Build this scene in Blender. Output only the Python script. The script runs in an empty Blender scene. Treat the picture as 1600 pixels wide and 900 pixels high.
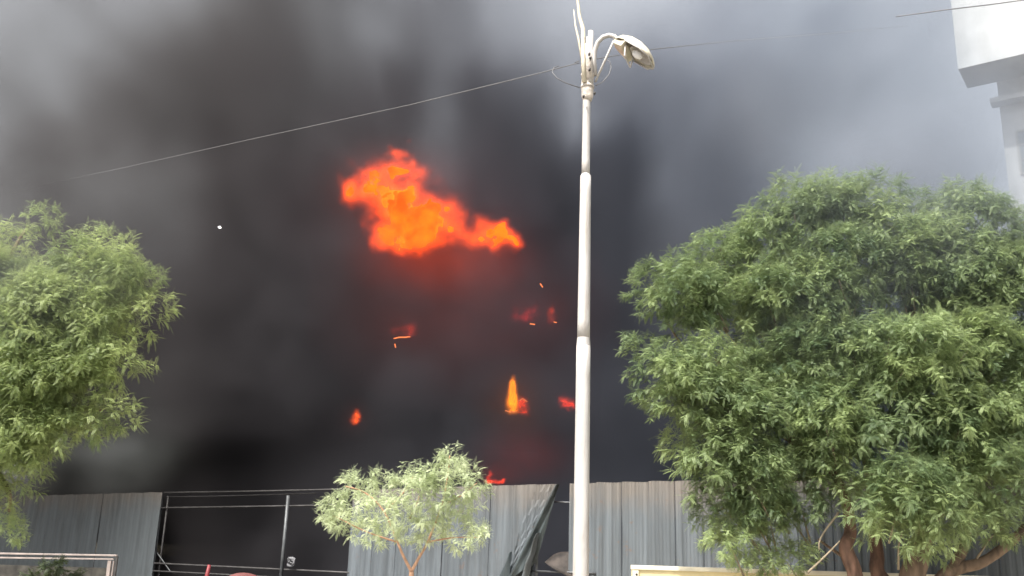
import bpy, bmesh, math, random
import numpy as np
from mathutils import Vector, Matrix, noise

random.seed(7); np.random.seed(7)
scene = bpy.context.scene
COL = scene.collection
R = math.radians

# ------------------------------------------------------------------ camera
FPX = 1500.0
CAM = Vector((0, 0, 1.6))
cam_d = bpy.data.cameras.new("camera"); cam = bpy.data.objects.new("camera", cam_d); COL.objects.link(cam)
cam_d.sensor_width = 36; cam_d.lens = 36 * FPX / 1600
cam_d.clip_start = 0.1; cam_d.clip_end = 3000
MROT = Matrix.Rotation(R(90 + 15.5), 3, 'X') @ Matrix.Rotation(R(1.78), 3, 'Z')
cam.matrix_world = Matrix.Translation(CAM) @ MROT.to_4x4()
scene.camera = cam

# ------------------------------------------------------------------ world, sun, exposure
SUN_EL, SUN_AZ = 56.0, 218.0        # azimuth clockwise from +Y (north): sun behind the camera, to the left
w = bpy.data.worlds.new("World"); scene.world = w; w.use_nodes = True
nt = w.node_tree; nt.nodes.clear()
out = nt.nodes.new('ShaderNodeOutputWorld'); bg = nt.nodes.new('ShaderNodeBackground')
sky = nt.nodes.new('ShaderNodeTexSky'); sky.sky_type = 'NISHITA'; sky.sun_disc = False
sky.sun_elevation = R(SUN_EL); sky.sun_rotation = R(SUN_AZ)
sky.dust_density = 6.0; sky.air_density = 1.2; sky.altitude = 0
hs = nt.nodes.new('ShaderNodeHueSaturation'); hs.inputs['Saturation'].default_value = 0.22
hs.inputs['Value'].default_value = 1.6
nt.links.new(sky.outputs[0], hs.inputs['Color']); nt.links.new(hs.outputs[0], bg.inputs[0])
bg.inputs[1].default_value = 0.10
nt.links.new(bg.outputs[0], out.inputs[0])
sun_d = bpy.data.lights.new("sun", 'SUN'); sun_d.energy = 4.0; sun_d.angle = R(0.53); sun_d.color = (1.0, 0.95, 0.87)
sun = bpy.data.objects.new("sun", sun_d); COL.objects.link(sun)
sdir = Vector((math.sin(R(SUN_AZ)) * math.cos(R(SUN_EL)), math.cos(R(SUN_AZ)) * math.cos(R(SUN_EL)), math.sin(R(SUN_EL))))
sun.rotation_euler = sdir.to_track_quat('Z', 'Y').to_euler(); sun.location = (-10, -10, 30)
scene.view_settings.view_transform = 'Standard'; scene.view_settings.look = 'None'
scene.view_settings.exposure = 0.9; scene.view_settings.gamma = 1
scene.render.engine = 'CYCLES'
cy = scene.cycles
cy.use_denoising = True
cy.volume_bounces = 0; cy.max_bounces = 6; cy.diffuse_bounces = 3; cy.glossy_bounces = 2; cy.transmission_bounces = 3
cy.transparent_max_bounces = 12
cy.volume_step_rate = 1.0; cy.volume_max_steps = 256

# ------------------------------------------------------------------ helpers
def ray(px, py):
    return MROT @ Vector(((px - 800) / FPX, (450 - py) / FPX, -1))
def W(px, py, Y):
    d = ray(px, py); return CAM + d * (Y / d.y)
FU = Vector((-0.82, 0.572, 0)).normalized()       # direction in which the metal fence runs away
FN = Vector((FU.y, -FU.x, 0)) * -1                # its normal, towards the camera
if FN.y > 0: FN = -FN
FP0 = W(1050, 752, 20.0); FP0.z = 0
def onplane(px, py, P0=FP0, N=FN):
    d = ray(px, py); s = (P0 - CAM).dot(N) / d.dot(N); return CAM + d * s
def FT(px, py=820):                                # distance along the fence, height
    p = onplane(px, py) - FP0; return p.dot(FU), p.z
def FP(t, z, off=0.0):
    return FP0 + FU * t + Vector((0, 0, z)) + FN * off

def tag(o, label=None, cat=None, group=None, kind=None):
    if label: o['label'] = label
    if cat: o['category'] = cat
    if group: o['group'] = group
    if kind: o['kind'] = kind
    return o
def empty(name, loc=(0, 0, 0)):
    o = bpy.data.objects.new(name, None); o.location = loc; o.empty_display_size = 0.2; COL.objects.link(o); return o
def link(name, me, parent=None, m=None):
    if m is not None and not me.materials: me.materials.append(m)
    o = bpy.data.objects.new(name, me); COL.objects.link(o)
    if parent is not None:
        o.parent = parent
        o.matrix_parent_inverse = Matrix.Identity(4)
        o.location = -Vector(parent_world(parent))
    return o
def parent_world(p):
    v = Vector((0, 0, 0))
    while p is not None: v += p.location; p = p.parent
    return v

class MB:
    """collects quads / tubes / boxes in world coordinates and links them as one mesh"""
    def __init__(s): s.v = []; s.f = []
    def add(s, vs, fs):
        n = len(s.v); s.v += [tuple(v) for v in vs]; s.f += [tuple(i + n for i in f) for f in fs]
    def box(s, c, ax, ay, az):
        c = Vector(c); ax, ay, az = Vector(ax), Vector(ay), Vector(az)
        vs = [c + ax * i + ay * j + az * k for i in (-1, 1) for j in (-1, 1) for k in (-1, 1)]
        s.add(vs, [(0, 1, 3, 2), (4, 6, 7, 5), (0, 4, 5, 1), (2, 3, 7, 6), (0, 2, 6, 4), (1, 5, 7, 3)])
    def bar(s, a, b, w, h=None, up=Vector((0, 0, 1))):
        a, b = Vector(a), Vector(b); d = b - a; h = h or w
        side = d.cross(up)
        if side.length < 1e-4: side = d.cross(Vector((0, 1, 0)))
        side.normalize(); u = side.cross(d).normalized()
        s.box((a + b) / 2, d / 2, side * w / 2, u * h / 2)
    def tube(s, pts, rad, n=8, caps=True):
        pts = [Vector(p) for p in pts]
        if not hasattr(rad, '__len__'): rad = [rad] * len(pts)
        rings = []; ref = Vector((0.3, 1, 0.1)).normalized()
        for i, p in enumerate(pts):
            d = (pts[min(i + 1, len(pts) - 1)] - pts[max(i - 1, 0)])
            if d.length < 1e-6: d = Vector((0, 0, 1))
            d.normalize()
            a = d.cross(ref)
            if a.length < 1e-3: a = d.cross(Vector((1, 0, 0)))
            a.normalize(); b = d.cross(a)
            rings.append([p + (a * math.cos(2 * math.pi * k / n) + b * math.sin(2 * math.pi * k / n)) * rad[i] for k in range(n)])
        vs = [v for r in rings for v in r]; fs = []
        for i in range(len(pts) - 1):
            for k in range(n):
                fs.append((i * n + k, i * n + (k + 1) % n, (i + 1) * n + (k + 1) % n, (i + 1) * n + k))
        if caps:
            fs.append(tuple(range(n - 1, -1, -1))); fs.append(tuple((len(pts) - 1) * n + k for k in range(n)))
        s.add(vs, fs)
    def mesh(s, name, m=None, smooth=False):
        me = bpy.data.meshes.new(name); me.from_pydata(s.v, [], s.f); me.update()
        if smooth: me.polygons.foreach_set('use_smooth', [True] * len(me.polygons))
        if m: me.materials.append(m)
        return me
    def build(s, name, m=None, parent=None, smooth=False, bevel=0):
        o = link(name, s.mesh(name, m, smooth), parent)
        if bevel:
            b = o.modifiers.new('bevel', 'BEVEL'); b.width = bevel; b.segments = 2; b.limit_method = 'ANGLE'
        return o

def mat(name, col, rough=0.7, metal=0.0, var=0.12, scale=6.0, bump=0.0, bscale=40.0, stretch=None):
    m = bpy.data.materials.new(name); m.use_nodes = True; n = m.node_tree; N = n.nodes; L = n.links
    b = N['Principled BSDF']; b.inputs['Roughness'].default_value = rough; b.inputs['Metallic'].default_value = metal
    tc = N.new('ShaderNodeTexCoord'); mp = N.new('ShaderNodeMapping'); L.new(tc.outputs['Object'], mp.inputs['Vector'])
    if stretch: mp.inputs['Scale'].default_value = stretch
    nz = N.new('ShaderNodeTexNoise'); nz.inputs['Scale'].default_value = scale; nz.inputs['Detail'].default_value = 6
    L.new(mp.outputs[0], nz.inputs['Vector'])
    cr = N.new('ShaderNodeValToRGB'); L.new(nz.outputs['Fac'], cr.inputs['Fac'])
    cr.color_ramp.elements[0].position = 0.3; cr.color_ramp.elements[1].position = 0.7
    cr.color_ramp.elements[0].color = (*[c * (1 - var * 1.6) for c in col], 1)
    cr.color_ramp.elements[1].color = (*[min(1, c * (1 + var)) for c in col], 1)
    L.new(cr.outputs[0], b.inputs['Base Color'])
    if bump:
        n2 = N.new('ShaderNodeTexNoise'); n2.inputs['Scale'].default_value = bscale; n2.inputs['Detail'].default_value = 5
        L.new(mp.outputs[0], n2.inputs['Vector'])
        bp = N.new('ShaderNodeBump'); bp.inputs['Strength'].default_value = bump; bp.inputs['Distance'].default_value = 0.02
        L.new(n2.outputs['Fac'], bp.inputs['Height']); L.new(bp.outputs[0], b.inputs['Normal'])
    return m

M = {}
M['pole'] = mat('painted_pole', (0.41, 0.395, 0.38), 0.55, 0, 0.10, 5, 0.25, 60, (1, 1, 0.25))
M['tape'] = mat('old_binding', (0.55, 0.50, 0.45), 0.8, 0, 0.25, 12, 0.6, 40)
M['lamp'] = mat('lamp_shell', (0.52, 0.48, 0.38), 0.5, 0, 0.15, 9, 0.15, 40)
M['wire'] = mat('wire_sheath', (0.125, 0.125, 0.13), 0.6, 0, 0.1)
M['wall_white'] = mat('white_render', (0.60, 0.605, 0.60), 0.85, 0, 0.06, 1.2, 0.2, 30)
M['frame_grey'] = mat('window_frame_paint', (0.42, 0.40, 0.38), 0.6)
M['glass'] = mat('dim_glass', (0.25, 0.27, 0.28), 0.15)
M['cream'] = mat('cream_wall_paint', (0.66, 0.57, 0.34), 0.85, 0, 0.10, 2.5, 0.2, 40)
M['cream_cap'] = mat('cream_wall_coping', (0.68, 0.64, 0.52), 0.8, 0, 0.1, 4)
M['asphalt'] = mat('asphalt', (0.05, 0.05, 0.052), 0.9, 0, 0.2, 3, 0.4, 80)
M['ground'] = mat('dusty_ground', (0.38, 0.33, 0.26), 0.95, 0, 0.25, 0.6, 0.4, 20)
M['paving'] = mat('paving', (0.40, 0.37, 0.33), 0.9, 0, 0.15, 2, 0.3, 30)
M['steel'] = mat('scaffold_steel', (0.085, 0.09, 0.095), 0.5, 0.3, 0.25, 8)
M['rail'] = mat('dark_steel_rail', (0.055, 0.052, 0.052), 0.6, 0.2, 0.3, 8)
M['pale_frame'] = mat('pale_gate_frame', (0.34, 0.29, 0.27), 0.55, 0.1, 0.2, 6)
M['dark_panel'] = mat('dark_gate_panel', (0.045, 0.042, 0.036), 0.8, 0, 0.5, 9)
M['char'] = mat('charred_concrete', (0.028, 0.025, 0.025), 0.95, 0, 0.4, 0.8, 0.5, 8)
M['soot'] = mat('soot_backing', (0.035, 0.033, 0.036), 0.95, 0, 0.3, 1.2, 0.3, 8)
M['red'] = mat('faded_red', (0.20, 0.02, 0.025), 0.6, 0, 0.2)
M['dullred'] = mat('dull_red_plastic', (0.13, 0.045, 0.042), 0.6, 0, 0.2)
M['bark_red'] = mat('reddish_bark', (0.15, 0.085, 0.06), 0.9, 0, 0.4, 8, 0.9, 18, (1, 1, 0.25))
M['bark'] = mat('grey_brown_bark', (0.17, 0.12, 0.085), 0.9, 0, 0.4, 8, 0.9, 18, (1, 1, 0.25))
M['twig'] = mat('pale_twig', (0.24, 0.20, 0.14), 0.85, 0, 0.25, 10)
M['stem'] = mat('sapling_stem', (0.42, 0.24, 0.15), 0.8, 0, 0.2, 14)
M['scrap'] = mat('pale_scrap', (0.7, 0.7, 0.7), 0.8)
M['rust'] = mat('burnt_sheet', (0.034, 0.027, 0.023), 0.8, 0.1, 0.5, 5)

def sheet_material(name, low, high, streak=0.35):
    """weathered galvanised sheet: grey blue below, browned by heat along its upper part, with vertical run marks"""
    m = bpy.data.materials.new(name); m.use_nodes = True; N = m.node_tree.nodes; L = m.node_tree.links
    b = N['Principled BSDF']; b.inputs['Roughness'].default_value = 0.62; b.inputs['Metallic'].default_value = 0.15
    tc = N.new('ShaderNodeTexCoord')
    mp = N.new('ShaderNodeMapping'); mp.inputs['Scale'].default_value = (7, 7, 0.35); L.new(tc.outputs['Object'], mp.inputs['Vector'])
    n1 = N.new('ShaderNodeTexNoise'); n1.inputs['Scale'].default_value = 1.0; n1.inputs['Detail'].default_value = 8; L.new(mp.outputs[0], n1.inputs['Vector'])
    n2 = N.new('ShaderNodeTexNoise'); n2.inputs['Scale'].default_value = 1.3; n2.inputs['Detail'].default_value = 5; L.new(tc.outputs['Object'], n2.inputs['Vector'])
    sp = N.new('ShaderNodeSeparateXYZ'); L.new(tc.outputs['Object'], sp.inputs[0])
    ad = N.new('ShaderNodeMath'); ad.operation = 'MULTIPLY_ADD'; ad.inputs[1].default_value = 1.1
    L.new(n2.outputs['Fac'], ad.inputs[0]); L.new(sp.outputs['Z'], ad.inputs[2])
    mr = N.new('ShaderNodeMapRange'); mr.interpolation_type = 'SMOOTHSTEP'
    mr.inputs['From Min'].default_value = 2.85; mr.inputs['From Max'].default_value = 3.75; L.new(ad.outputs[0], mr.inputs['Value'])
    mx = N.new('ShaderNodeMix'); mx.data_type = 'RGBA'; L.new(mr.outputs[0], mx.inputs['Factor'])
    mx.inputs[6].default_value = (*low, 1); mx.inputs[7].default_value = (*high, 1)
    cr = N.new('ShaderNodeValToRGB'); L.new(n1.outputs['Fac'], cr.inputs['Fac'])
    cr.color_ramp.elements[0].position = 0.32; cr.color_ramp.elements[1].position = 0.72
    cr.color_ramp.elements[0].color = (1 - streak, 1 - streak, 1 - streak, 1); cr.color_ramp.elements[1].color = (1.25, 1.25, 1.25, 1)
    mu = N.new('ShaderNodeMix'); mu.data_type = 'RGBA'; mu.blend_type = 'MULTIPLY'; mu.inputs['Factor'].default_value = 1
    L.new(mx.outputs[2], mu.inputs[6]); L.new(cr.outputs[0], mu.inputs[7]); L.new(mu.outputs[2], b.inputs['Base Color'])
    bp = N.new('ShaderNodeBump'); bp.inputs['Strength'].default_value = 0.25; bp.inputs['Distance'].default_value = 0.03
    L.new(n2.outputs['Fac'], bp.inputs['Height']); L.new(bp.outputs[0], b.inputs['Normal'])
    return m
M['sheet'] = sheet_material('galvanised_sheet', (0.095, 0.110, 0.122), (0.138, 0.124, 0.110))
M['sheet_smooth'] = sheet_material('dull_flat_sheet', (0.085, 0.097, 0.104), (0.112, 0.102, 0.092), 0.10)
M['sheet_back'] = sheet_material('sheet_reverse', (0.05, 0.065, 0.07), (0.06, 0.065, 0.065), 0.5)

# ------------------------------------------------------------------ ground
def plane_obj(name, x0, x1, y0, y1, z, m):
    b = MB(); b.add([(x0, y0, z), (x1, y0, z), (x1, y1, z), (x0, y1, z)], [(0, 1, 2, 3)])
    return tag(b.build(name, m), kind='structure')
plane_obj('ground', -1200, 1200, -800, 1800, 0.0, M['ground'])
plane_obj('yard', -90, 60, 21.5, 140, 0.004, M['soot'])
plane_obj('road', -300, 300, -6, 7.0, 0.004, M['asphalt'])
b = MB(); b.box((0, 9.2, 0.065), (300, 0, 0), (0, 2.2, 0), (0, 0, 0.065)); tag(b.build('pavement', M['paving']), kind='structure')
for i in range(-14, 15):
    b = MB(); b.add([(i * 6, 0.45, .009), (i * 6 + 3, 0.45, .009), (i * 6 + 3, 0.57, .009), (i * 6, 0.57, .009)], [(0, 1, 2, 3)])
    if i == -14: acc = MB()
    acc.add(b.v, b.f)
tag(acc.build('road_marking', mat('road_paint', (0.7, 0.7, 0.68), 0.8, 0, 0.2)), kind='structure')

def grime(m, col, scale=(9, 9, .5), lo=.60, hi=.72, amt=.8):
    N = m.node_tree.nodes; L = m.node_tree.links; bs = N['Principled BSDF']; src = bs.inputs['Base Color'].links[0].from_socket
    tc = N.new('ShaderNodeTexCoord'); mp = N.new('ShaderNodeMapping'); mp.inputs['Scale'].default_value = scale; L.new(tc.outputs['Object'], mp.inputs['Vector'])
    nz = N.new('ShaderNodeTexNoise'); nz.inputs['Scale'].default_value = 1; nz.inputs['Detail'].default_value = 7; nz.inputs['Roughness'].default_value = .65; L.new(mp.outputs[0], nz.inputs['Vector'])
    mr = N.new('ShaderNodeMapRange'); mr.inputs['From Min'].default_value = lo; mr.inputs['From Max'].default_value = hi; mr.inputs['To Max'].default_value = amt; L.new(nz.outputs['Fac'], mr.inputs['Value'])
    mx = N.new('ShaderNodeMix'); mx.data_type = 'RGBA'; L.new(mr.outputs[0], mx.inputs['Factor']); L.new(src, mx.inputs[6]); mx.inputs[7].default_value = (*col, 1); L.new(mx.outputs[2], bs.inputs['Base Color'])
grime(M['pole'], (.24, .20, .16), (10, 10, .9), .54, .70, .7); grime(M['pole'], (.16, .09, .05), (22, 22, 5), .66, .74, .9)
grime(M['sheet'], (.05, .05, .05), (3, 3, .6), .55, .75, .6); grime(M['sheet'], (.13, .075, .045), (2.5, 2.5, 4), .62, .72, .7)
grime(M['sheet_smooth'], (.04, .042, .04), (1.5, 1.5, .5), .5, .75, .6)
grime(M['wall_white'], (.30, .29, .27), (.6, .6, .15), .5, .75, .6); grime(M['cream'], (.36, .30, .18), (3, 3, 1), .5, .7, .6)
# ------------------------------------------------------------------ street lamp
LY = 13.6
base = W(907, 900, LY); base.z = 0.13
top = W(918, 50, LY)
def lp(py, dx=0, dy=0):     # point on the lamp's axis at picture height py
    px = 907 + (900 - py) * (11 / 850.0)
    return W(px + dx, py, LY + dy)
lamp = empty('street_lamp', base)
tag(lamp, 'tall white street lamp pole with a curved arm and one tilted lamp head', 'street lamp')
S = LY / FPX * 1.03
def seg(pa, pb, r0, r1, name, m, n=20):
    b = MB(); k = 10
    b.tube([pa.lerp(pb, i / k) for i in range(k + 1)], [r0 + (r1 - r0) * i / k for i in range(k + 1)], n)
    return b.build(name, m, lamp, True)
P540, P275, P150 = lp(540), lp(275), lp(150)
seg(Vector((base.x, base.y, base.z)), P540, 12.0 * S, 10.9 * S, 'lower_pole', M['pole'])
b = MB(); b.tube([P540, lp(528)], [11.0 * S, 9.9 * S], 20, False); b.build('pole_shoulder', M['pole'], lamp, True)
seg(lp(529), P275, 9.9 * S, 8.7 * S, 'middle_pole', M['pole'])
b = MB(); b.tube([lp(277), lp(272)], [8.8 * S, 6.9 * S], 20, False); b.build('pole_shoulder', M['pole'], lamp, True)
seg(lp(274), lp(60), 6.8 * S, 6.0 * S, 'upper_pole', M['pole'])
# clamp bundle of conduit stubs at the top
b = MB()
b.tube([lp(158, 1), lp(150, 1), lp(120, 1), lp(112, 1)], [7 * S, 10 * S, 10.5 * S, 8 * S], 14)
b.tube([lp(124, 2, -.05), lp(70, 0, -.05)], [8 * S, 6.5 * S], 12)
b.build('clamp_sleeve', M['tape'], lamp, True)
b = MB(); b.tube([lp(130, 5, -.06), lp(49, 5, -.04)], [5 * S, 4.6 * S], 12); b.build('conduit', M['pole'], lamp, True)
b = MB(); b.tube([lp(128, -4, -.1), lp(90, -6, -.1), lp(45, -7, -.05), lp(25, -13, 0), lp(0, -16, 0), lp(-60, -20, 0)], [4 * S, 4 * S, 3.6 * S, 3 * S, 2.4 * S, 1.6 * S], 10)
b.build('aerial_rod', M['lamp'], lamp, True)
b = MB(); b.tube([lp(100, -7, -.08), lp(60, -14, 0), lp(40, -19, 0), lp(15, -22, 0)], [2 * S, 2 * S, 1.6 * S, .6 * S], 8)
b.build('aerial_rod', M['lamp'], lamp, True)
for (py, dx) in ((152, -5), (147, 12), (110, 4), (92, 5), (86, 3)):
    b = MB(); c = lp(py, dx, -.13); b.tube([c, c + Vector((0, -.05, 0))], 2.0 * S, 8); b.build('clamp_bolt', M['rail'], lamp, True)
for py in (118, 136, 104):
    b = MB(); b.tube([lp(py + 2, 1), lp(py - 2, 1)], 11.3 * S, 16); b.build('clamp_band', M['tape'], lamp, True)
# arm
arm = [(930, 118), (928, 95), (929, 80), (934, 66), (942, 58), (952, 55), (960, 57), (966, 63)]
b = MB(); b.tube([W(x, y, LY - .02 - .03 * i) for i, (x, y) in enumerate(arm)], [3.9 * S] * len(arm), 12)
b.build('curved_arm', M['pole'], lamp, True)
b = MB(); b.tube([W(930, 128, LY - .02), W(959, 64, LY - .2)], 2.0 * S, 8); b.build('arm_brace', M['pole'], lamp, True)
# lamp head: a shell with a domed back, open underside with reflector, bulb and glass
A0, A1 = W(962, 64, LY - .22), W(1019, 96, LY - .62)
ax = (A1 - A0); Lh = ax.length; ax.normalize()
side = ax.cross(Vector((0, 0, 1))).normalized()
# tilt so that the open side faces down-left and towards the viewer
up = side.cross(ax).normalized()
_s = 1 if side.y > 0 else -1
up2 = up * math.cos(R(20)) + side * _s * math.sin(R(20)); side = ax.cross(up2).normalized(); up = up2
def hp(u, s_, h): return A0 + ax * (u * Lh) + side * s_ + up * h
prof = [(0.0, .05, .05), (.06, .10, .10), (.2, .185, .15), (.4, .235, .18), (.62, .25, .17), (.82, .235, .13), (.95, .19, .08), (1.0, .14, .03)]
b = MB(); nseg = 12; vs = []; fs = []
for (u, wd, hg) in prof:
    for k in range(nseg + 1):
        a = math.pi * k / nseg
        vs.append(hp(u, math.cos(a) * wd, math.sin(a) ** .8 * hg - .02))
for i in range(len(prof) - 1):
    for k in range(nseg):
        q = i * (nseg + 1) + k; fs.append((q, q + 1, q + nseg + 2, q + nseg + 1))
b.add(vs, fs); hd = b.build('lamp_head', M['lamp'], lamp, True)
so = hd.modifiers.new('solid', 'SOLIDIFY'); so.thickness = 0.012; so.offset = 1
b = MB()     # skirt below the shell: front half housing (control box), pale
skv = [(.03, .08, -.02), (.03, -.08, -.02), (.42, -.22, -.02), (.42, .22, -.02), (.06, .06, -.08), (.06, -.06, -.08), (.40, -.19, -.12), (.40, .19, -.12)]
b.add([hp(*q) for q in skv], [(0, 3, 2, 1), (4, 5, 6, 7), (0, 1, 5, 4), (1, 2, 6, 5), (2, 3, 7, 6), (3, 0, 4, 7)])
b.build('gear_housing', M['lamp'], hd, False, .01)
b = MB()     # reflector bowl seen from beneath
vs = []; fs = []
for j, (sc_, h) in enumerate(((1.0, -.018), (.9, .02), (.6, .07), (.2, .085))):
    for k in range(16):
        a = 2 * math.pi * k / 16
        vs.append(hp(.70 + .27 * math.cos(a) * sc_, .17 * math.sin(a) * sc_, h))
for j in range(3):
    for k in range(16): fs.append((j * 16 + k, j * 16 + (k + 1) % 16, (j + 1) * 16 + (k + 1) % 16, (j + 1) * 16 + k))
fs.append(tuple(48 + k for k in range(16)))
b.add(vs, fs); b.build('reflector', M['frame_grey'], hd, True)
b = MB(); c = hp(.62, 0, -.0)
b.tube([hp(.50, 0, -.01), hp(.56, 0, -.02), hp(.64, 0, -.025), hp(.72, 0, -.02), hp(.76, 0, -.015)], [.02, .05, .062, .05, .015], 12); b.build('bulb', M['scrap'], hd, True)
b = MB(); rim = [hp(.42, .235, -.03), hp(.80, .235, -.03), hp(.99, .14, -.02), hp(.99, -.14, -.02), hp(.80, -.235, -.03), hp(.42, -.235, -.03)]
b.tube(rim, .013, 6); b.build('rim', M['pole'], hd, True)
b = MB(); b.bar(hp(.40, .15, -.03), hp(.58, .13, -.20), .02); b.bar(hp(.46, -.13, -.03), hp(.62, -.10, -.21), .02); b.bar(hp(.58, .13, -.20), hp(.62, -.10, -.21), .02)
b.build('hanging_cover_frame', M['pole'], hd)
# wire loops tied at the top of the pole
for loop in ([(906, 137), (885, 130), (870, 122), (863, 113), (865, 106), (873, 103)], [(898, 98), (905, 95)],
             [(930, 134), (942, 128), (952, 116), (955, 105), (953, 97), (948, 93)]):
    b = MB(); b.tube([W(x, y, LY - .1 - .1 * math.sin(i)) for i, (x, y) in enumerate(loop)], .0075, 6)
    b.build('wire_loop', M['wire'], lamp, True)

# ------------------------------------------------------------------ overhead cables
def cable(pts, r, label, m='wire'):
    b = MB(); P = []
    for i in range(len(pts) - 1):
        a, c = Vector(pts[i]), Vector(pts[i + 1])
        for k in range(6): P.append(a.lerp(c, k / 6))
    P.append(Vector(pts[-1])); b.tube(P, r, 6)
    return tag(b.build('overhead_cable', M[m], None, True), label, 'cable', None)
pts = [(20, 303, 31.0), (100, 281, 28.0), (180, 265, 25.5), (400, 216, 20), (640, 164, 16), (840, 115, 14.4), (905, 98, 13.9)]
cable([W(*p) for p in pts], .008, 'thin grey wire crossing the smoke from the left tree to the lamp pole')
cable([W(926, 93, 13.9), W(1020, 77, 15.2), W(1144, 64, 18), W(1300, 52, 24), W(1420, 40, 30)], .008, 'thin grey wire running from the lamp pole behind the lamp head into the smoke')
cable([W(1400, 26, 14.5), W(1480, 15, 14.2), W(1540, 8, 14), W(1600, 0, 13.7), W(1750, -22, 13)], .011, 'thin dark wire in front of the white building at top right')

# ------------------------------------------------------------------ metal sheet fence
def fence_root(name, px, label, cat='fence'):
    t, _ = FT(px); e = empty(name, FP(t, 0)); return tag(e, label, cat)
def corr_sheet(name, root, t0, t1, z0, ztop0, ztop1, m, pitch=.16, depth=.02, off=0.0, wob=0.012, part=True):
    """one corrugated sheet from t0 to t1 (along the fence), trapezoidal ribs, slightly wavy top"""
    cols = []; t = t0
    sgn = 1 if t1 > t0 else -1; ph = [0, .32, .5, .82, 1.0]; hh = [0, 0, 1, 1, 0]
    x = 0.0; Ltot = abs(t1 - t0)
    while x < Ltot:
        for p_, h_ in zip(ph[:-1], hh[:-1]):
            xx = x + p_ * pitch
            if xx < Ltot: cols.append((xx, h_))
        x += pitch
    cols.append((Ltot, 0)); nz = 7; vs = []; fs = []
    tilt = random.uniform(-.012, .012)
    for xx, h in cols:
        f = xx / Ltot; zt = ztop0 + (ztop1 - ztop0) * f + wob * math.sin(xx * 7 + t0) * .6
        for k in range(nz):
            g = k / (nz - 1); z = z0 + (zt - z0) * g
            dent = .02 * noise.noise(Vector((t0 + xx * .8, z * .9, 3)))
            vs.append(FP(t0 + sgn * xx, z, off + h * depth + dent + tilt * g))
    nc = len(cols)
    for i in range(nc - 1):
        for k in range(nz - 1):
            q = i * nz + k; fs.append((q, q + nz, q + nz + 1, q + 1))
    b = MB(); b.add(vs, fs); o = b.build(name, m, root)
    s = o.modifiers.new('solid', 'SOLIDIFY'); s.thickness = .004
    return o

HT = FT(1050, 752)[1]
# bay 1: left dull sheet hoarding (x 40..255)
rt = fence_root('sheet_fence', 150, 'dull grey flat sheet fence at far left beside the open bay, behind the pale frame')
tl, tr = FT(-330)[0], FT(247)[0]
n = 9; ts = [tr + (tl - tr) * i / n for i in range(n + 1)]
for i in range(n):
    zt = FT(255, 769)[1]
    corr_sheet('sheet', rt, ts[i] + .012 * (i > 0), ts[i + 1] - .02, .25, zt - .02 * i, zt - .02 * (i + 1), M['sheet_smooth'], .30, .010, .012 * (i % 2))
for t in (ts[0] + .06, ts[3], ts[6], ts[9]):
    b = MB(); b.bar(FP(t, 0, -.07), FP(t, zt - .1, -.07), .07); b.build('post', M['steel'], rt)
for z in (.8, 2.4):
    b = MB(); b.bar(FP(ts[0], z, -.045), FP(ts[-1], z, -.045), .04); b.build('rail', M['steel'], rt)

# open bay: bare frame (x 240..548)
rt = fence_root('open_fence_frame', 400, 'bare scaffold tube frame of the open fence bay, between grey sheets and the sapling')
tL, tR = FT(236, 880)[0], FT(552, 880)[0]
def frame_bar(a, c, r, m, name='rail', off=-.02, sag=0):
    (t0, z0), (t1, z1) = FT(*a), FT(*c); b = MB(); k = 10
    b.tube([FP(t0 + (t1 - t0) * i / k, z0 + (z1 - z0) * i / k - sag * math.sin(math.pi * i / k), off) for i in range(k + 1)], r, 8)
    return b.build(name, m, rt, True)
frame_bar((256, 769.5), (548, 764), .022, M['rail'], 'top_rail', -.02, .01)
frame_bar((256, 776), (490, 770), .018, M['rail'], 'top_rail', -.09, .015)
frame_bar((250, 793.5), (548, 789), .024, M['rail'])
frame_bar((240, 880), (548, 895), .026, M['rail'])
frame_bar((238, 892), (548, 908), .022, M['rail'])
frame_bar((245, 864), (266, 894), .018, M['steel'], 'diagonal_brace')
t, z = FT(452, 772); b = MB(); b.tube([FP(t, 0.0, .03), FP(t, z - .04, .03)], .047, 12); b.build('post', M['steel'], rt, True)
t, z = FT(258, 772); b = MB(); b.tube([FP(t - .05, 0.0, -.09), FP(t - .05, z - .04, -.09)], .03, 10); b.build('post', M['rail'], rt, True)
# rag caught on the low rail
t, z = FT(459, 878); b = MB()
c = FP(t, z, .10)
vs = [c + FU * (.16 * math.cos(a) * r_) + Vector((0, 0, .13 * math.sin(a) * r_)) + FN * .05 * math.sin(3 * a + r_ * 5) for r_ in (.35, .75, 1.0 ) for a in [2 * math.pi * k / 11 for k in range(11)]]
b.add(vs, [(j * 11 + k, j * 11 + (k + 1) % 11, (j + 1) * 11 + (k + 1) % 11, (j + 1) * 11 + k) for j in range(2) for k in range(11)] + [tuple(range(11))])
o = b.build('rag', mat('grey_rag', (.16, .16, .17), .9), None, True); o.modifiers.new('s', 'SOLIDIFY').thickness = .02
tag(o, 'small pale grey rag caught beside the scaffold post on the low rail', 'rag')

# middle corrugated panels (x 548..872) with the torn, folded end sheet
rt = fence_root('corrugated_fence', 700, 'corrugated metal fence behind the sapling, its right end sheet torn and folded back')
t0 = FT(548)[0]; t1 = FT(838)[0]; n = 8
zz = lambda px: FT(px, 766 - (px - 548) * (10 / 320.0))[1]
pxs = [548 + (838 - 548) * i / n for i in range(n + 1)]
for i in range(n):
    a, c = FT(pxs[i])[0], FT(pxs[i + 1])[0]
    corr_sheet('sheet', rt, a, c + .01, .25, zz(pxs[i]) + random.uniform(-.02, .02), zz(pxs[i + 1]) + random.uniform(-.02, .02), M['sheet'], .16, .013, .014 * (i % 2))
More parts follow.
